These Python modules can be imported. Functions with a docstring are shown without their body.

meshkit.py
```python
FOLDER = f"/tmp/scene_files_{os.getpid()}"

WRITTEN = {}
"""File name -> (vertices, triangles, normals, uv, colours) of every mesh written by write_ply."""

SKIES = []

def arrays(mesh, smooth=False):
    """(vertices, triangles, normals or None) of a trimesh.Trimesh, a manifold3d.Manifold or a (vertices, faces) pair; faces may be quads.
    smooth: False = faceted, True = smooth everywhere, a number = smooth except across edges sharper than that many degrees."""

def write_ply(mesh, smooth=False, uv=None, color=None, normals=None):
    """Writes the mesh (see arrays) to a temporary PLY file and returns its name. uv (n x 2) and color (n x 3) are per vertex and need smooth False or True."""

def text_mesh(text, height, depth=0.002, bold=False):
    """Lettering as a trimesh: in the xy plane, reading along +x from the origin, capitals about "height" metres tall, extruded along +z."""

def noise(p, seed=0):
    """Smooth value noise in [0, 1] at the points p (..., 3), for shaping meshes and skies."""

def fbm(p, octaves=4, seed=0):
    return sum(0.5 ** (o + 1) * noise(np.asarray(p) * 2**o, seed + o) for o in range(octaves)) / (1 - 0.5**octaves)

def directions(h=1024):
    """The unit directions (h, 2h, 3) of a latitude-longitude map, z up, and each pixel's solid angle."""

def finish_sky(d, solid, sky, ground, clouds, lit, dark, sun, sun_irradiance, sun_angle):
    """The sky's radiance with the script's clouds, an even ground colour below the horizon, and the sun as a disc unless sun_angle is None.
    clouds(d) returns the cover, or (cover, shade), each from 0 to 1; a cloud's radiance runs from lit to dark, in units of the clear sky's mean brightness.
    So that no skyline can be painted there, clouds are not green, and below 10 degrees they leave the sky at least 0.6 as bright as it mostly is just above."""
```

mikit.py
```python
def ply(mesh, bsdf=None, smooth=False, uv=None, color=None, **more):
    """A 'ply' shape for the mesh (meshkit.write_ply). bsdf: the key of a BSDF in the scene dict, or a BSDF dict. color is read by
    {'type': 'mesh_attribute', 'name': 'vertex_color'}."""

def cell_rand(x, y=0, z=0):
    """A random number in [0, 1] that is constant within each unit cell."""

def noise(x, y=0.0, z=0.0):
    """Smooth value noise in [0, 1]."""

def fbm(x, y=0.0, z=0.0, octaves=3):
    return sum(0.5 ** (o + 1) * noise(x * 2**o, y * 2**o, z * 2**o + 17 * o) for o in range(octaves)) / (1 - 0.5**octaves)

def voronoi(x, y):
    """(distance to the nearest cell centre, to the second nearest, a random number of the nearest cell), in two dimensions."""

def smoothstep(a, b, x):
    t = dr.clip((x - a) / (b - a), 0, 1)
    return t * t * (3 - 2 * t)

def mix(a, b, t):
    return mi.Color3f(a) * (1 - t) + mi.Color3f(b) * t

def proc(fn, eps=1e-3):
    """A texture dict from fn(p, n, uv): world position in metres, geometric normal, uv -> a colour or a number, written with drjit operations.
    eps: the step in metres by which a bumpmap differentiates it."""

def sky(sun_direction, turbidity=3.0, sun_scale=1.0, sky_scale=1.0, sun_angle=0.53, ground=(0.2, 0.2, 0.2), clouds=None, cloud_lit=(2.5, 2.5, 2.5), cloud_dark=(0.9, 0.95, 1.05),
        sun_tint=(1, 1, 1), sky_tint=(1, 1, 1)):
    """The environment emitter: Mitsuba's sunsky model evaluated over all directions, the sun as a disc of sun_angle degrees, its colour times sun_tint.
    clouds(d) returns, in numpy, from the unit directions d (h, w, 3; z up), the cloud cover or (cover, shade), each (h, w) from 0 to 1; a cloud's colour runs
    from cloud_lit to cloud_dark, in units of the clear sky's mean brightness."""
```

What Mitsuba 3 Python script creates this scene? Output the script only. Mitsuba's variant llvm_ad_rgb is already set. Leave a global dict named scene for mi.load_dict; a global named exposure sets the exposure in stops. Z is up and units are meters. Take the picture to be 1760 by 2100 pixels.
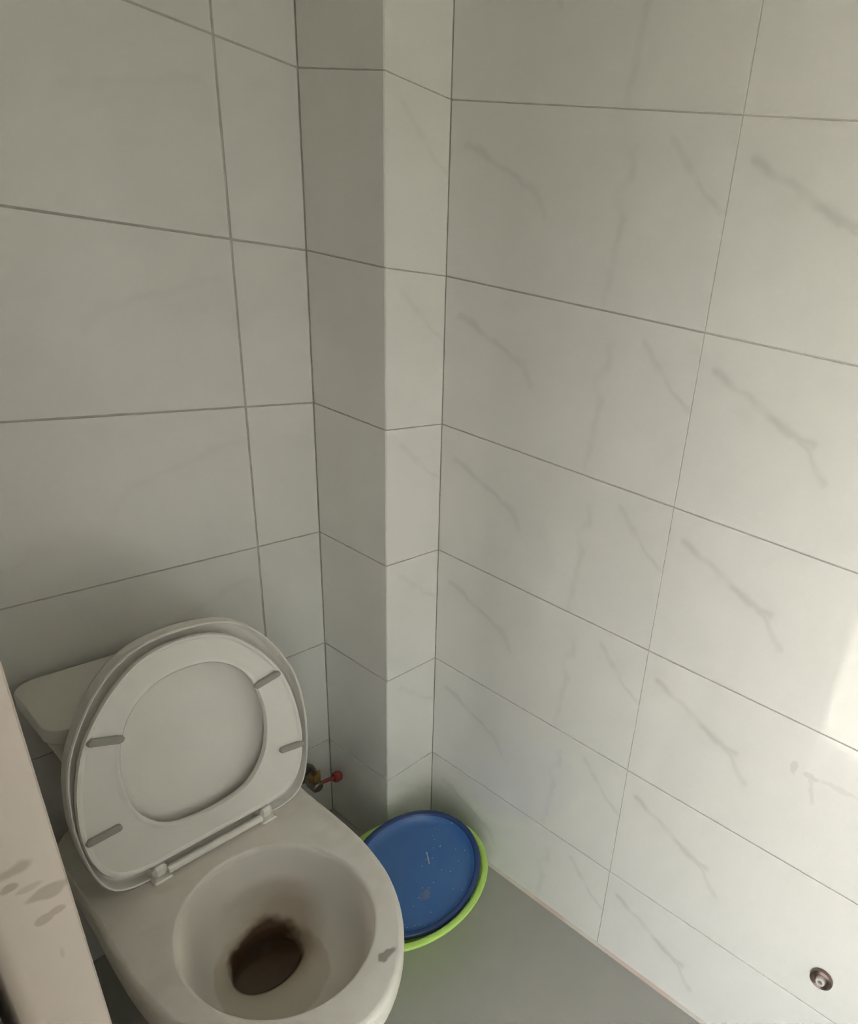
import math, random
import numpy as np, trimesh, drjit as dr, mitsuba as mi, mikit
from mikit import noise, fbm, smoothstep, mix

T = mi.ScalarTransform4f
random.seed(7)
RNG = np.random.default_rng(7)
scene, labels = {}, {}

# ---------------------------------------------------------------- camera
FX, PX, PY = 1245.2, 1416.9, 1078.8          # focal length and principal point in pixels of the 1760 x 2100 frame
CAM = np.array([-0.902, -1.289, 1.502])
RIGHT, DOWN, FWD = np.array([[0.47978, -0.86018, 0.17288], [-0.23605, -0.31745, -0.91842], [0.84502, 0.40002, -0.35513]])
scene['camera'] = {
    'type': 'perspective', 'fov_axis': 'x', 'fov': math.degrees(2 * math.atan(880 / FX)), 'near_clip': 0.02, 'far_clip': 100.0,
    'principal_point_offset_x': (880 - PX) / 1760, 'principal_point_offset_y': (1050 - PY) / 2100,
    'to_world': T().look_at(origin=CAM.tolist(), target=(CAM + FWD).tolist(), up=(-DOWN).tolist()),
}
exposure = 0.15

# ---------------------------------------------------------------- daylight of an hazy day, coming in through the doorway
SUN = (0.17, -0.62, 0.77)                       # the sun stands over the building: it lights the ground outside the door, not the room itself
scene['sky'] = mikit.sky(SUN, turbidity=6.0, sun_scale=17.0, sky_scale=22.0, ground=(0.3, 0.3, 0.28), sun_tint=(0.88, 0.99, 1.10),
                         clouds=lambda d: np.ones(d.shape[:2]), cloud_lit=(0.985, 0.995, 1.0), cloud_dark=(0.985, 0.995, 1.0))

# ---------------------------------------------------------------- helpers
def numbered(name):
    if name not in scene and name not in labels and not any(k.startswith(name + '__') for k in scene):
        return name
    n = 1
    while f'{name}_{n:03d}' in scene or f'{name}_{n:03d}' in labels or any(k.startswith(f'{name}_{n:03d}__') for k in scene):
        n += 1
    return f'{name}_{n:03d}'

def add(name, mesh, bsdf, parent=None, smooth=False, label=None):
    key = numbered((parent + '__' if parent else '') + name)
    scene[key] = mikit.ply(mesh, bsdf, smooth=smooth)
    if label:
        labels[key] = {'label': label}
    return key

def tag(key, label, category=None, kind=None, group=None):
    labels[key] = {'label': label}
    if category: labels[key]['category'] = category
    if kind: labels[key]['kind'] = kind
    if group: labels[key]['group'] = group

def mat(name, color, rough=0.5, spec=0.5, metallic=0.0, **more):
    c = color if isinstance(color, dict) else {'type': 'rgb', 'value': list(color)}
    scene[name] = {'type': 'twosided', 'bsdf': {'type': 'principled', 'base_color': c, 'roughness': rough, 'specular': spec, 'metallic': metallic, **more}}
    return name

def hull(points):
    return trimesh.convex.convex_hull(np.asarray(points, float))

def box(lo, hi, bevel=0.0):
    """A box from lo to hi with chamfered edges."""
    lo, hi = np.array(lo, float), np.array(hi, float)
    if bevel <= 0:
        return trimesh.creation.box(bounds=[lo, hi])
    pts = []
    for ax in range(3):
        a, b = lo.copy() + bevel, hi.copy() - bevel
        a[ax], b[ax] = lo[ax], hi[ax]
        pts += [[(a, b)[i][0], (a, b)[j][1], (a, b)[k][2]] for i in (0, 1) for j in (0, 1) for k in (0, 1)]
    return hull(pts)

def loft(rings, cap0=False, cap1=False, wrap=False):
    """Rings of N points each, joined in order. wrap joins the last ring to the first."""
    n, m = len(rings[0]), len(rings)
    v = np.vstack(rings)
    f = []
    for i in range(m if wrap else m - 1):
        a, b = i * n, ((i + 1) % m) * n
        for j in range(n):
            k = (j + 1) % n
            f += [[a + j, a + k, b + k], [a + j, b + k, b + j]]
    if cap0:
        v = np.vstack([v, rings[0].mean(0)]); f += [[len(v) - 1, (j + 1) % n, j] for j in range(n)]
    if cap1:
        v = np.vstack([v, rings[-1].mean(0)]); f += [[len(v) - 1, (m - 1) * n + j, (m - 1) * n + (j + 1) % n] for j in range(n)]
    mesh = trimesh.Trimesh(v, f, process=False)
    trimesh.repair.fix_normals(mesh)
    return mesh

def lathe(profile, n=72):
    """Profile of (radius, z) turned about z into a closed mesh: points with radius 0 cap an end, equal first and last points close a ring."""
    t = np.arange(n) * 2 * np.pi / n
    turn = lambda r, z: np.c_[r * np.cos(t), r * np.sin(t), np.full(n, z)]
    if profile[0] == profile[-1]:
        return loft([turn(r, z) for r, z in profile[:-1]], wrap=True)
    cap0, cap1 = profile[0][0] == 0, profile[-1][0] == 0
    mesh = loft([turn(r, z) for r, z in profile if r > 0], cap0, cap1)
    k = len(mesh.vertices) - cap0 - cap1
    if cap0: mesh.vertices[k] = (0, 0, profile[0][1]); k += 1
    if cap1: mesh.vertices[k] = (0, 0, profile[-1][1])
    return mesh

def tube(points, radius, sides=10):
    p = np.asarray(points, float)
    t = np.gradient(p, axis=0); t /= np.linalg.norm(t, axis=1, keepdims=True)
    ref = np.array([0.0, 0.0, 1.0]) if abs(t[0][2]) < 0.9 else np.array([1.0, 0, 0])
    a = np.cross(t[0], ref); a /= np.linalg.norm(a)
    rings, th = [], np.arange(sides) * 2 * np.pi / sides
    r = np.broadcast_to(radius, (len(p),))
    for i in range(len(p)):
        a = a - t[i] * (a @ t[i]); a /= np.linalg.norm(a)
        b = np.cross(t[i], a)
        rings.append(p[i] + r[i] * (np.cos(th)[:, None] * a + np.sin(th)[:, None] * b))
    return loft(rings, True, True)

def bezier(p0, p1, p2, p3, n=24):
    t = np.linspace(0, 1, n)[:, None]
    return (1 - t) ** 3 * np.array(p0) + 3 * t * (1 - t) ** 2 * np.array(p1) + 3 * t * t * (1 - t) * np.array(p2) + t ** 3 * np.array(p3)

# ---------------------------------------------------------------- dimensions of the room (metres): corner of the two tiled walls at the origin
PIER_X, PIER_Y = -0.1345, -0.2324      # the boxed-in pier in the corner
J0, ROW = 0.2454, 0.30                 # height of the first tile joint and the tile height
CEIL = 2.40
X_LEFT, Y_FRONT = -0.90, -2.05
DOOR_Y0, DOOR_Y1, DOOR_H = -1.06, -1.86, 1.78

# ---------------------------------------------------------------- materials of the setting
TILE = (0.72, 0.718, 0.682)
VEIN = (0.43, 0.425, 0.40)
# veins in tile coordinates (u along the wall, v up inside the tile): polyline, half width, strength
VEINS = [
    ([(.045, .232), (.085, .219), (.125, .204), (.169, .188), (.193, .178), (.222, .168), (.241, .137)], .0055, .55),
    ([(.411, .243), (.420, .212), (.384, .180), (.408, .146), (.396, .082), (.390, .010)], .0065, .38),
    ([(.481, .265), (.505, .235), (.530, .210), (.555, .188), (.588, .174)], .0045, .55),
    ([(.621, .243), (.682, .219), (.726, .196), (.768, .181), (.806, .174)], .0065, .75),
    ([(.768, .181), (.807, .158), (.837, .118)], .0050, .60),
]

def seg_dist(u, v, a, b):
    ax, ay, bx, by = a[0], a[1], b[0] - a[0], b[1] - a[1]
    t = dr.clip(((u - ax) * bx + (v - ay) * by) / (bx * bx + by * by), 0, 1)
    return dr.sqrt(dr.square(u - ax - t * bx) + dr.square(v - ay - t * by))

def vein_cover(u, v, gain):
    wob = (fbm(u * 38.0, v * 38.0, 3.0, 2) - 0.5) * 0.014
    cover = mi.Float(0)
    for line, width, strength in VEINS:
        d = mi.Float(9)
        for a, b in zip(line[:-1], line[1:]):
            d = dr.minimum(d, seg_dist(u + wob, v + wob * 0.7, a, b))
        s = smoothstep(width * 2.1, 0.0, d) * strength + smoothstep(width * 8.0, 0.0, d) * strength * 0.22
        cover = dr.maximum(cover, s * (0.30 + 0.85 * noise(u * 42.0, v * 42.0, 7.0)))
    return dr.clip(cover * gain, 0, 1)

def frac_row(z):
    w = (z - J0) / ROW
    return (w - dr.floor(w)) * ROW

def smudge(u, v, u0, v0, ru, rv, k):
    e = dr.sqrt(dr.square((u - u0) / ru) + dr.square((v - v0) / rv)) + (fbm(u * 140.0, v * 140.0, k, 2) - 0.5) * 1.3
    return smoothstep(1.1, 0.7, e)

def right_tile(p, n, uv):
    u, v = -p.y + PIER_Y, frac_row(p.z)
    col = dr.select(u < 0.590, 0.0, dr.select(u < 1.19, 0.0, 0.60))
    c = vein_cover(u - col, v, 0.85)
    cloud = fbm(u * 5.0, p.z * 5.0, 1.0, 2)
    base = mix(TILE, (0.66, 0.665, 0.62), smoothstep(0.35, 0.75, cloud) * 0.35)
    base = mix(base, VEIN, c * 0.62)
    # dried plaster smear and the chipped tile edge
    sm = dr.maximum(smudge(u, p.z, .918, .757, .006, .014, 1.0), smudge(u, p.z, .952, .752, .012, .006, 2.0))
    sm = dr.maximum(sm, smoothstep(.005, .002, seg_dist(u, p.z, (.950, .752), (.966, .700)) + (noise(u * 120, p.z * 120) - .5) * .004) * .7)
    sm = dr.maximum(sm, smudge(u, p.z, 1.00, .755, .030, .006, 4.0) * .6)
    base = mix(base, (0.50, 0.49, 0.455), sm * 0.45)
    return base

def back_tile(p, n, uv):
    face = dr.abs(n.y) > 0.5
    pier = p.y < PIER_Y + 0.004
    u = dr.select(pier, p.x - PIER_X + 0.41, -p.x - 0.266 + 0.02)
    u = dr.select(pier, p.x - PIER_X + 0.445, u)
    c = vein_cover(u, frac_row(p.z), 1.0) * dr.select(face, dr.select(pier, 0.55, 0.30), 0.0)
    cloud = fbm(p.x * 6.0 + p.y * 6.0, p.z * 6.0, 5.0, 2)
    base = mix(TILE, (0.655, 0.66, 0.615), smoothstep(0.35, 0.75, cloud) * 0.5)
    return mix(base, VEIN, c * 0.62)

mat('mat_tile_right', mikit.proc(right_tile), 0.04, 0.65)
mat('mat_tile_back', mikit.proc(back_tile), 0.18, 0.5)
mat('mat_grout', mikit.proc(lambda p, n, uv: mix((0.34, 0.33, 0.30), (0.48, 0.47, 0.43), fbm(p.x * 30 + p.y * 30, p.z * 30, 2.0, 2))), 0.9, 0.2)
mat('mat_floor', mikit.proc(lambda p, n, uv: mix((0.30, 0.30, 0.275), (0.34, 0.335, 0.315), fbm(p.x * 9, p.y * 9, 0.0, 3))), 0.32, 0.5)
mat('mat_paint', (0.80, 0.795, 0.76), 0.8, 0.3)
mat('mat_sealant', mikit.proc(lambda p, n, uv: mix((0.55, 0.52, 0.47), (0.52, 0.42, 0.37), smoothstep(.2, .9, noise(p.y * 9.0, 3.0, 1.0)))), 0.7, 0.3)
mat('mat_concrete', mikit.proc(lambda p, n, uv: mix((0.36, 0.355, 0.34), (0.44, 0.435, 0.42), fbm(p.x * 3, p.y * 3, 0.0, 3))), 0.9, 0.2)

# ---------------------------------------------------------------- the setting
def structure(key, mesh, bsdf, label):
    scene[key] = mikit.ply(mesh, bsdf)
    tag(key, label, kind='structure')

G = 0.0022                                        # the grout lies this far behind the tile faces
structure('wall_back', box((-1.02, G, -0.1), (0.12, 0.12, CEIL)), 'mat_grout', 'marbled white tile wall behind the toilet, on the left')
structure('wall_right', box((G, Y_FRONT - 0.1, -0.1), (0.12, G, CEIL)), 'mat_grout', 'long marbled white tile wall on the right')
structure('wall_pier', box((PIER_X + G, PIER_Y + G, -0.1), (G, G, CEIL)), 'mat_grout', 'square tiled pier boxed into the corner between the two walls')
left = trimesh.util.concatenate([box((X_LEFT - 0.10, DOOR_Y0, -0.1), (X_LEFT, G, CEIL)), box((X_LEFT - 0.10, Y_FRONT, -0.1), (X_LEFT, DOOR_Y1, CEIL)),
                                 box((X_LEFT - 0.10, DOOR_Y1, DOOR_H), (X_LEFT, DOOR_Y0, CEIL))])
structure('wall_left', left, 'mat_paint', 'plain painted wall with the doorway, left of the toilet')
structure('wall_front', box((X_LEFT - 0.10, Y_FRONT - 0.10, -0.1), (G, Y_FRONT, CEIL)), 'mat_paint', 'plain painted wall facing the toilet')
structure('ceiling', box((X_LEFT - 0.10, Y_FRONT - 0.10, CEIL), (0.12, 0.12, CEIL + 0.1)), 'mat_paint', 'plain painted ceiling of the washroom')
structure('floor', box((X_LEFT - 0.10, Y_FRONT, -0.12), (G, G, 0.0)), 'mat_floor', 'smooth plain grey floor')
structure('ground', box((-9.0, -7.0, -0.30), (X_LEFT - 0.10, 5.0, -0.12)), 'mat_concrete', 'pale concrete ground outside the doorway')

def tile(to_world, u0, u1, v0, v1, bsdf, parent, gap=0.0022, thick=0.006, bevel=0.0004, tilt=True):
    """One tile: a chamfered slab set a hair out of true."""
    a0, a1, b0, b1 = u0 + gap / 2, u1 - gap / 2, v0 + gap / 2, v1 - gap / 2
    au, av = (RNG.normal(0, .0006), RNG.normal(0, .0018)) if tilt else (0, 0)
    cu, cv, pts = (u0 + u1) / 2, (v0 + v1) / 2, []
    for e, w in ((0, -thick), (0, -bevel), (bevel, 0.0)):
        for a in (a0 + e, a1 - e):
            for b in (b0 + e, b1 - e):
                pts.append(to_world(a, b, w + (a - cu) * au + (b - cv) * av))
    add('tile', hull(pts), bsdf, parent)

ROWS = [0.0] + [J0 + ROW * k for k in range(8)]
ROWS = [z for z in ROWS if z < CEIL - 0.01] + [CEIL]
yr0 = -PIER_Y
right_cols = [yr0, yr0 + 0.590, yr0 + 1.190, -Y_FRONT]
for v0, v1 in zip(ROWS[:-1], ROWS[1:]):
    for u0, u1 in zip(right_cols[:-1], right_cols[1:]):
        tile(lambda a, b, w: (-w, -a, b), u0, u1, v0, v1, 'mat_tile_right', 'wall_right', gap=0.0028)
    for u0, u1 in ((-0.90, -0.866), (-0.866, -0.266), (-0.266, PIER_X)):
        tile(lambda a, b, w: (a, -w, b), u0, u1, v0, v1, 'mat_tile_back', 'wall_back', gap=0.0036)
    tile(lambda a, b, w: (PIER_X - w, -a, b), 0.0, -PIER_Y, v0, v1, 'mat_tile_back', 'wall_pier', gap=0.0030, tilt=False)
    tile(lambda a, b, w: (a, PIER_Y - w, b), PIER_X, 0.0, v0, v1, 'mat_tile_back', 'wall_pier', gap=0.0024, tilt=False)

seal = hull([(0, PIER_Y, 0), (-0.006, PIER_Y, 0), (0, PIER_Y, 0.006), (0, Y_FRONT, 0), (-0.006, Y_FRONT, 0), (0, Y_FRONT, 0.006)])
structure('trim_1', seal, 'mat_sealant', 'thin pinkish bead of sealant where right wall meets floor')

# ---------------------------------------------------------------- the door: open, lying along the left wall, its hinge edge towards the camera
def door_color(p, n, uv):
    u, v = p.x, p.z
    s = smoothstep(.0035, .0010, seg_dist(u, v, (-.866, 1.2375), (-.8565, 1.2395)) + (noise(u * 300, v * 300) - .5) * .002) * .8
    s = dr.maximum(s, smudge(u, v, -.8610, 1.2305, .0040, .0030, 1.0) * .85)
    s = dr.maximum(s, smudge(u, v, -.8535, 1.2200, .0075, .0035, 2.0) * .75)
    s = dr.maximum(s, smudge(u, v, -.8560, 1.2265, .0050, .0018, 5.0) * .45)
    s = dr.maximum(s, smudge(u, v, -.8545, 1.2055, .0022, .0022, 3.0) * .7)
    s = dr.maximum(s, smudge(u, v, -.8510, 1.2070, .0030, .0022, 4.0) * .7)
    s = dr.maximum(s, smudge(u, v, -.8525, 1.1830, .0010, .0050, 6.0) * .35)
    s = s * smoothstep(-.985, -.992, p.y)
    base = mix((0.275, 0.237, 0.20), (0.25, 0.222, 0.195), fbm(u * 40, v * 12, p.y * 12, 2))
    return mix(base, (0.12, 0.10, 0.07), s * 0.7)
mat('mat_door', mikit.proc(door_color), 0.55, 0.4)
prof = [(.0127, -.24), (.0127, -.9993), (.0120, -1.0)] + [(-.0062 - .0065 * math.sin(a), -.9935 - .0065 * math.cos(a)) for a in np.linspace(0, math.pi / 2, 8)] + [(-.0127, -.24)]
leaf = hull([(a, b, z) for a, b in prof for z in (0.02, 2.0)])
leaf.apply_transform(trimesh.transformations.rotation_matrix(math.radians(-4.0), [0, 0, 1], [0.0127, -1.0, 0]))
leaf.apply_translation([-0.8576, 0, -1.2]); leaf.vertices[:, 0] -= leaf.vertices[:, 2] * 0.018; leaf.apply_translation([0, 0, 1.2])
scene['door_1'] = mikit.ply(leaf, 'mat_door', smooth=30)
tag('door_1', 'beige door leaf standing open at the left, its smudged edge near the camera', kind='structure')

# ---------------------------------------------------------------- toilet
YAW, AX, AY = math.radians(-2.6), -0.5145, -0.26
def place(m):
    """Toilet coordinates (x across, y from the back wall forward is negative, z up) to the room."""
    v = np.array(m.vertices); x, y = v[:, 0].copy(), v[:, 1] - AY
    v[:, 0] = AX + x * math.cos(YAW) - y * math.sin(YAW)
    v[:, 1] = AY + x * math.sin(YAW) + y * math.cos(YAW)
    return trimesh.Trimesh(v, m.faces, process=False)

def unplace(px, py):
    x, y = px - AX, py - AY
    return x * math.cos(YAW) + y * math.sin(YAW), y * math.cos(YAW) - x * math.sin(YAW) + AY

HOLE = (0.011, -0.401)
def ceramic(p, n, uv):
    x, y = unplace(p.x, p.y)
    inside = smoothstep(0.335, 0.30, p.z) * smoothstep(1.0, 0.85, dr.sqrt(dr.square(x / .125) + dr.square((y + .475) / .18)))
    nz = fbm(x * 34, y * 34, p.z * 34, 3)
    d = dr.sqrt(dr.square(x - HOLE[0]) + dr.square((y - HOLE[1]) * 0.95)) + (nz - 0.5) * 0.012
    dx = dr.sqrt(dr.square(x - .032) + dr.square((y - HOLE[1] - .006) * 0.9)) + (nz - 0.5) * 0.014
    dirt = smoothstep(0.092, 0.040, dx) * inside * .7
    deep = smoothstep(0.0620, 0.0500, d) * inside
    ring = dr.sqrt(dr.square(x / .080) + dr.square((y + .448) / .108)) + (nz - 0.5) * 0.12
    wash = smoothstep(1.04, 0.97, ring) * inside * smoothstep(0.12, 0.2, p.z)
    base = mix((0.78, 0.765, 0.70), (0.74, 0.715, 0.65), fbm(x * 11, y * 11, p.z * 11, 2))
    rim = smoothstep(0.388, 0.396, p.z) * smoothstep(.45, .75, fbm(x * 24, y * 24, 0.0, 3))
    base = mix(base, (0.50, 0.45, 0.36), rim * .16 + smoothstep(0.30, 0.0, dr.sqrt(dr.square(x + .05) + dr.square(y + .29))) * .20 * smoothstep(.39, .396, p.z))
    base = mix(base, (0.52, 0.46, 0.36), wash * 0.5)
    base = mix(base, (0.24, 0.16, 0.085), dirt * 0.85)
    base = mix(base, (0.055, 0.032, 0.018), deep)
    mark = dr.sqrt(dr.square((p.x + .458) / .0185) + dr.square((p.y + .676) / .0105)) + (fbm(x * 90, y * 90, 0.0, 2) - 0.5) * 0.9
    base = mix(base, (0.22, 0.205, 0.17), smoothstep(1.05, 0.6, mark) * smoothstep(.36, .385, p.z) * .85)
    return base
mat('mat_ceramic', mikit.proc(ceramic), 0.18, 0.5)

NA = 120
ANG = np.arange(NA) * 2 * np.pi / NA
def polar(center, outline):
    """Outline (closed polygon, star-shaped about center) sampled at the NA angles: radii."""
    import shapely
    poly, r = shapely.Polygon(outline), []
    for a in ANG:
        ray = shapely.LineString([center, (center[0] + 2 * math.cos(a), center[1] + 2 * math.sin(a))])
        hit = ray.intersection(poly.exterior)
        pts = [g for g in getattr(hit, 'geoms', [hit])]
        r.append(max(math.hypot(g.x - center[0], g.y - center[1]) for g in pts if g.geom_type == 'Point'))
    r = np.array(r)
    return r
def smooth_closed(r, k=3):
    w = np.hanning(2 * k + 3)[1:-1]; w /= w.sum()
    return np.convolve(np.r_[r[-k:], r, r[:k]], w, 'valid')
def symmetric(table):
    """(half width, y) from the back to the front, as a closed polygon through a smooth curve."""
    from scipy.interpolate import PchipInterpolator
    t = np.array(table, float); s = np.r_[0, np.cumsum(np.hypot(*np.diff(t, axis=0).T))]
    q = np.linspace(0, s[-1], 160); c = np.c_[PchipInterpolator(s, t[:, 0])(q), PchipInterpolator(s, t[:, 1])(q)]
    return np.vstack([c, (c * [-1, 1])[::-1]])
def ring(center, r, z):
    return np.c_[center[0] + r * np.cos(ANG), center[1] + r * np.sin(ANG), np.full(NA, z)]

BC = (0.0, -0.42)
rim_r = smooth_closed(polar(BC, symmetric([(0.0, -.030), (.150, -.032), (.166, -.06), (.169, -.19), (.172, -.27), (.177, -.36), (.178, -.42), (.169, -.52), (.150, -.59), (.115, -.66), (.078, -.705), (.035, -.737), (0.0, -.745)])))
foot_r = smooth_closed(polar(BC, symmetric([(0.0, -.06), (.105, -.062), (.118, -.09), (.118, -.40), (.112, -.52), (.085, -.60), (.045, -.635), (0.0, -.642)])))
def oval(cy, hx, hy, z, cx=0.0, power=2.0):
    c, s = np.cos(ANG), np.sin(ANG)
    e = 2.0 / power
    return np.c_[cx + hx * np.sign(c) * np.abs(c) ** e, cy + hy * np.sign(s) * np.abs(s) ** e, np.full(NA, z)]
def body_ring(w, z, inset=0.0):
    return ring(BC, rim_r * w + foot_r * (1 - w) - inset, z)
bowl = [body_ring(0, 0.0, 0.002), body_ring(0, .004), body_ring(0, .05), body_ring(.04, .11), body_ring(.20, .18), body_ring(.48, .25), body_ring(.80, .31), body_ring(.96, .345),
        body_ring(1, .365), body_ring(1, .387), body_ring(1, .394, .002), body_ring(1, .3985, .006), body_ring(1, .400, .012),
        oval(-.489, .1325, .182, .4000), oval(-.489, .1295, .179, .3988), oval(-.489, .1272, .1765, .3955), oval(-.489, .1262, .1752, .388),
        oval(-.488, .126, .175, .370), oval(-.487, .1245, .173, .345), oval(-.485, .121, .168, .315), oval(-.479, .113, .157, .283), oval(-.468, .100, .139, .256),
        oval(-.456, .086, .116, .238, .001), oval(-.443, .074, .095, .225, .003), oval(-.428, .064, .074, .214, .006), oval(-.412, .057, .058, .203, .009), oval(-.402, .053, .050, .190, HOLE[0]),
        oval(-.398, .051, .047, .175, HOLE[0]), oval(-.390, .048, .044, .140, HOLE[0]), oval(-.375, .045, .040, .100, HOLE[0])]
toilet = 'toilet'
tag(toilet, 'white ceramic toilet with raised seat and brown stained bowl, beside the blue basin', 'toilet')
add('bowl', place(loft(bowl, True, True)), 'mat_ceramic', toilet, smooth=40)
mat('mat_murk', (0.045, 0.028, 0.016), 0.12, 0.5)
t = oval(-.4005, .0525, .0492, .184, HOLE[0])
add('drain_water', place(loft([t, t * [1, 1, 0] + [0, 0, .181]], True, True)), 'mat_murk', toilet, label='dark brown water in the drain of the bowl')

def rrect(x0, x1, y0, y1, r, z, n=10):
    c = []
    for (cx, cy), a0 in (((x1 - r, y1 - r), 0), ((x0 + r, y1 - r), 90), ((x0 + r, y0 + r), 180), ((x1 - r, y0 + r), 270)):
        for a in np.radians(np.linspace(a0, a0 + 90, n)):
            c.append((cx + r * math.cos(a), cy + r * math.sin(a), z))
    return np.array(c)
TX, TY0, TY1 = .158, -.195, -.018
tank = [rrect(-.100, .100, -.120, TY1, .03, .395), rrect(-.112, .112, -.125, TY1, .03, .50), rrect(-.138, .138, -.160, TY1, .03, .61), rrect(-TX + .006, TX - .006, TY0 + .006, TY1, .03, .672), rrect(-TX + .003, TX - .003, TY0 + .003, TY1, .03, .684)]
mat('mat_white', mikit.proc(lambda p, n, uv: mix((0.70, 0.69, 0.635), (0.65, 0.635, 0.57), fbm(p.x * 10, p.y * 10, p.z * 10, 2))), 0.22, 0.5)
add('tank', place(loft(tank, True, True)), 'mat_white', toilet, smooth=40)
lid = [rrect(-TX + .004, TX - .004, TY0 + .003, TY1, .03, .684), rrect(-TX, TX, TY0, TY1, .032, .690), rrect(-TX, TX, TY0, TY1, .032, .708),
       rrect(-TX + .002, TX - .002, TY0 + .002, TY1 - .002, .031, .713), rrect(-TX + .008, TX - .008, TY0 + .008, TY1 - .008, .028, .716)]
add('tank_lid', place(loft(lid, True, True)), 'mat_white', toilet, smooth=40)
mat('mat_chrome', (0.72, 0.72, 0.70), 0.18, 0.5, 1.0)
btn = lathe([(0, .716), (.021, .716), (.021, .719), (.019, .7205), (0, .7205)], 32); btn.apply_translation([0, -.10, 0])
add('flush_button', place(btn), 'mat_chrome', toilet, smooth=40)

# the raised seat and lid live in a plane that leans back a little: x across, v up from the hinge line, d to the back
LEAN, HX, HY, HZ = math.radians(3.0), .004, -.266, .418
def raised(rings, hx=0.004):
    s, c = math.sin(LEAN), math.cos(LEAN)
    out = []
    for q in rings:
        x, v, d = q.T
        out.append(np.c_[x + hx, HY + v * s + d * c, HZ + v * c - d * s])
    return out
SC = (0.0, 0.20)
seat_o = smooth_closed(polar(SC, symmetric([(0.0, .012), (.100, .012), (.128, .020), (.148, .042), (.161, .090), (.165, .140), (.161, .200), (.151, .257), (.137, .302), (.117, .340), (.092, .376), (.056, .410), (.028, .4215), (0.0, .424)])), 2)
seat_i = smooth_closed(polar(SC, symmetric([(0.0, .068), (.050, .076), (.080, .105), (.099, .155), (.104, .210), (.098, .265), (.080, .318), (.052, .352), (.024, .366), (0.0, .368)])), 2)
lid_o = smooth_closed(polar(SC, symmetric([(0.0, -.017), (.118, -.017), (.146, -.004), (.163, .040), (.1715, .105), (.174, .160), (.170, .225), (.160, .280), (.141, .330), (.116, .377), (.082, .416), (.045, .435), (0.0, .440)])), 2)
def sring(r, d):
    return np.c_[SC[0] + r * np.cos(ANG), SC[1] + r * np.sin(ANG), np.full(NA, d)]
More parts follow.
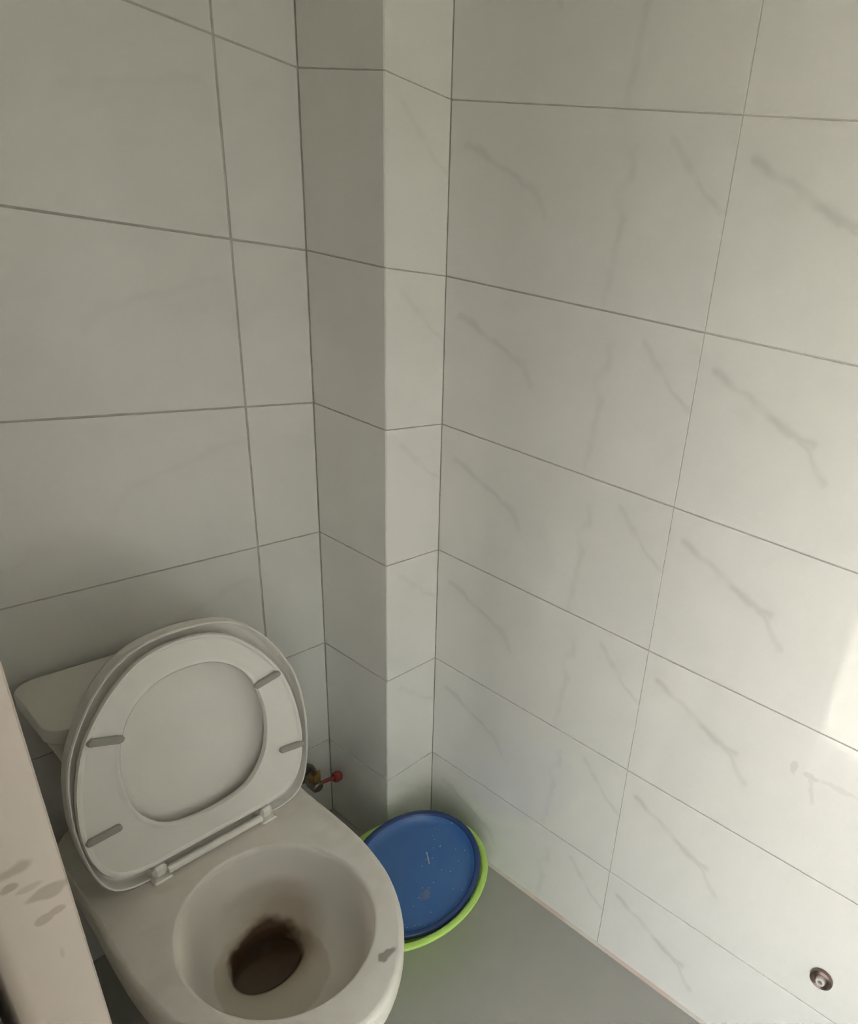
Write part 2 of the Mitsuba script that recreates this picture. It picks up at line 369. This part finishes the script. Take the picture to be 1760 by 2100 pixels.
mat('mat_plastic', mikit.proc(lambda p, n, uv: mix((0.74, 0.73, 0.685), (0.70, 0.685, 0.63), fbm(p.x * 14, p.z * 14, p.y * 14, 2))), 0.28, 0.5)
# the seat shows its hollow underside: a raised outer lip, a flat band, a raised inner lip, and behind it a rounded upper side
seat_prof = [sring(seat_o - .0005, .007), sring(seat_o, .003), sring(seat_o - .0018, 0), sring(seat_o - .0058, 0), sring(seat_o - .0075, .0018),
             sring(seat_o - .010, .0030), sring(seat_i + .009, .0030), sring(seat_i + .006, .0012), sring(seat_i + .002, .0006), sring(seat_i, .003), sring(seat_i, .010),
             sring(seat_i + .004, .0145), sring(seat_i + .012, .0165), sring(seat_o - .022, .0165), sring(seat_o - .012, .0125), sring(seat_o - .004, .0095)]
add('seat', place(loft(raised(seat_prof), wrap=True)), 'mat_plastic', toilet, smooth=50)
def scaled(r, k):
    return r * k
# the lid wraps round the edge of the seat: a dished plate with a skirt that comes forward, a gap left between the two
lid_prof = [sring(lid_o * .02, .0330)] + [sring(lid_o * k, .0330 - .0020 * k ** 2) for k in (.25, .5, .7, .84)] + [sring(lid_o - .012, .0300), sring(lid_o - .0075, .0270), sring(lid_o - .0056, .0220), sring(lid_o - .0048, .0075),
            sring(lid_o - .0040, .0052), sring(lid_o - .0024, .0044), sring(lid_o - .0008, .0054), sring(lid_o, .008), sring(lid_o, .025), sring(lid_o - .003, .0330), sring(lid_o - .010, .0370), sring(lid_o * .75, .0405), sring(lid_o * .4, .042)]
add('lid', place(loft(raised(lid_prof, .008), True, True)), 'mat_plastic', toilet, smooth=50)
mat('mat_rubber', (0.27, 0.268, 0.242), 0.6, 0.3)
for bx, bv, ang in ((-.139, .124, 4), (-.113, .292, -22), (.143, .118, -10), (.114, .289, 14)):
    a = math.radians(ang); L, W = .0225, .0062
    q = []
    for dd, e in ((.0035, 0), (-.003, 0), (-.0045, .0016)):
        t = rrect(-L + e, L - e, -W + e, W - e, W - e - .0003, 0, 6)
        q.append(np.c_[bx + t[:, 0] * math.cos(a) - t[:, 1] * math.sin(a), bv + t[:, 0] * math.sin(a) + t[:, 1] * math.cos(a), np.full(len(t), dd)])
    add('bumper', place(loft(raised(q), True, True)), 'mat_rubber', toilet, smooth=40, label='grey rubber bumper under the raised seat')
for s in (-1, 1):
    x = s * .084 + HX
    h = trimesh.util.concatenate([box((x - .013, -.281, .3995), (x + .013, -.243, .4055), .002), box((x - .010, -.272, .404), (x + .010, -.244, .428), .005)])
    add('hinge', place(h), 'mat_plastic', toilet, smooth=35)
pin = tube([(-.070, -.270, .4120), (.078, -.270, .4120)], .0075, 16)
add('hinge_pin', place(pin), 'mat_plastic', toilet, smooth=40)

# ---------------------------------------------------------------- angle valve and supply hose on the wall behind the toilet
valve = 'angle_valve'
tag(valve, 'small metal angle valve with a red handle low on the wall between toilet and pier', 'valve')
mat('mat_dark_metal', (0.20, 0.19, 0.165), 0.35, 0.5, 0.9)
mat('mat_brass', (0.22, 0.14, 0.055), 0.5, 0.5, 0.6)
mat('mat_red', (0.20, 0.035, 0.028), 0.45, 0.5)
def lathe_between(p0, p1, profile, n=28):
    """A lathe whose axis runs from p0 (z = 0) towards p1."""
    m = lathe(profile, n); d = np.array(p1, float) - np.array(p0, float)
    m.apply_transform(trimesh.geometry.align_vectors([0, 0, 1], d / np.linalg.norm(d))); m.apply_translation(p0)
    return m
VX, VZ, VY = -.208, .176, -.052
add('escutcheon', lathe_between((VX, -.0005, VZ), (VX, -1, VZ), [(0, 0), (.026, 0), (.025, .004), (.014, .008), (0, .008)]), 'mat_dark_metal', valve, smooth=30)
body = trimesh.util.concatenate([lathe_between((VX, 0, VZ), (VX, -1, VZ), [(0, 0), (.0095, 0), (.0095, .036), (.0135, .038), (.0135, .066), (.010, .070), (0, .070)]),
                                 lathe_between((VX, VY, VZ), (VX, VY, 1), [(0, 0), (.010, 0), (.010, .020), (.0125, .020), (.0125, .032), (0, .032)])])
add('body', body, 'mat_dark_metal', valve, smooth=30)
add('nut', lathe_between((VX, VY, VZ + .018), (VX, VY, 1), [(0, 0), (.0150, 0), (.0155, .003), (.0155, .015), (.0150, .018), (0, .018)], 6), 'mat_brass', valve, label='tarnished brass nut')
add('stem', tube([(VX, VY, VZ), (VX + .052, VY - .004, VZ - .010)], .0050, 12), 'mat_red', valve, smooth=40)
knob = lathe_between((VX + .046, VY - .004, VZ - .009), (VX + .146, VY - .008, VZ - .029), [(0, 0), (.010, 0), (.0135, .003), (.0142, .010), (.0125, .017), (.009, .019), (0, .019)])
add('handle', knob, 'mat_red', valve, smooth=30, label='dark red round handle')
hose = 'supply_hose'
pts = bezier((VX, VY, VZ + .034), (VX, VY, VZ + .12), (-.33, -.062, .24), (-.31, -.060, .46), 40)
rr = .0058 + .0006 * np.sin(np.arange(40) * 2.4)
scene[hose] = mikit.ply(tube(pts, rr, 12), 'mat_dark_metal', smooth=40)
tag(hose, 'dull braided water hose rising from the angle valve behind the toilet', 'hose')

# ---------------------------------------------------------------- the two basins
mat('mat_green', mikit.proc(lambda p, n, uv: mix((0.50, 0.78, 0.17), (0.44, 0.70, 0.15), fbm(p.x * 25, p.y * 25, p.z * 25, 2))), 0.35, 0.5)
GC = np.array([-.2005, -.3990, 0.0]); GR, GZ = .1790, .112
green = [(0, .003), (.084, .003), (.088, 0), (.094, .003), (.102, .020), (.160, .096), (.170, GZ - .010), (GR - .001, GZ - .009), (GR, GZ - .005), (GR - .001, GZ - .001), (GR - .004, GZ), (.168, GZ), (.164, GZ - .003),
         (.156, .095), (.098, .023), (.090, .009), (.082, .006), (0, .006)]
def put(m, c):
    m = m.copy(); m.apply_translation(c); return m
scene['green_basin'] = mikit.ply(put(lathe(green, 120), GC), 'mat_green', smooth=40)
tag('green_basin', 'lime green plastic basin on the floor by the pier, under the blue basin', 'basin')

BN = np.array([-.130, -.238, 1.0]); BN /= np.linalg.norm(BN)
BCEN = np.array([-.193, -.414, .135])
BR = .1455
def blue_color(p, n, uv):
    x, y = p.x, p.y
    c = mix((0.024, 0.095, 0.280), (0.040, 0.120, 0.295), fbm(x * 14, y * 14, 0.0, 3))
    cell = mikit.voronoi(x * 95, y * 95)
    where = smoothstep(-.36, -.47, y - 0.5 * (x + .2)) 
    crumb = smoothstep(.20, .08, cell[0]) * dr.select(cell[2] > 0.90, 1.0, 0.0) * where
    c = mix(c, (0.40, 0.36, 0.24), crumb * .55)
    stain = smoothstep(.018, .004, dr.sqrt(dr.square(x + .205) + dr.square(y + .465)) + (noise(x * 150, y * 150) - .5) * .012)
    c = mix(c, (0.25, 0.22, 0.16), stain * .35)
    scratch = smoothstep(.0022, .0008, seg_dist(x, y, (-.158, -.418), (-.146, -.393)) + (noise(x * 200, y * 200) - .5) * .0015)
    return mix(c, (0.45, 0.43, 0.45), scratch * .5)
mat('mat_blue', mikit.proc(blue_color), 0.38, 0.5)
mat('mat_blue_rim', (0.010, 0.034, 0.130), 0.3, 0.5)
def tilted(m):
    m = m.copy(); m.apply_transform(trimesh.geometry.align_vectors([0, 0, 1], BN)); m.apply_translation(BCEN); return m
blue_bowl = [(0, -.022), (.100, -.022), (.120, -.019), (.1300, -.010), (.1325, -.002), (.1318, .0), (.1300, -.001), (.1265, -.0065), (.120, -.0110), (.108, -.0140), (.06, -.0160), (0, -.0165)]
tag('blue_basin', 'shallow blue plastic basin with specks of dirt, tilted inside the green basin', 'basin')
add('bowl', tilted(lathe(blue_bowl, 120)), 'mat_blue', 'blue_basin', smooth=40)
rim = [(.1305, -.003), (.1315, .0012), (.135, .0030), (.141, .0026), (BR - .001, -.001), (BR, -.005), (BR - .002, -.008), (BR - .004, -.006), (.141, -.003), (.134, -.0025), (.1305, -.003)]
add('rim', tilted(lathe(rim, 120)), 'mat_blue_rim', 'blue_basin', smooth=50, label='darker blue flat rim')

# ---------------------------------------------------------------- metal fitting low on the right wall
fit = 'wall_fitting'
tag(fit, 'round dark bronze wall fitting with a pale centre screw, low on the right wall', 'wall fitting')
mat('mat_bronze', (0.16, 0.125, 0.105), 0.25, 0.5, 0.85)
mat('mat_steel', (0.78, 0.76, 0.74), 0.3, 0.5, 0.6)
mat('mat_hole', (0.12, 0.115, 0.10), 0.6, 0.3)
FP = (0.0, -1.314, .334)
add('flange', lathe_between((.0005, *FP[1:]), (-1, *FP[1:]), [(0, 0), (.0215, 0), (.0228, .003), (.0218, .007), (.0175, .0095), (.0125, .0065), (.0105, .004), (0, .004)], 48), 'mat_bronze', fit, smooth=35)
add('screw', lathe_between((.0, *FP[1:]), (-1, *FP[1:]), [(0, .003), (.0098, .003), (.0098, .009), (.0085, .0112), (.0046, .0112), (.0040, .0080), (0, .0080)], 32), 'mat_steel', fit, smooth=35, label='pale steel screw in the centre')
add('socket', lathe_between((-.0078, *FP[1:]), (-1, *FP[1:]), [(0, 0), (.0040, 0), (.0038, .0009), (0, .0009)], 20), 'mat_hole', fit, label='dark hole in the middle of the screw')
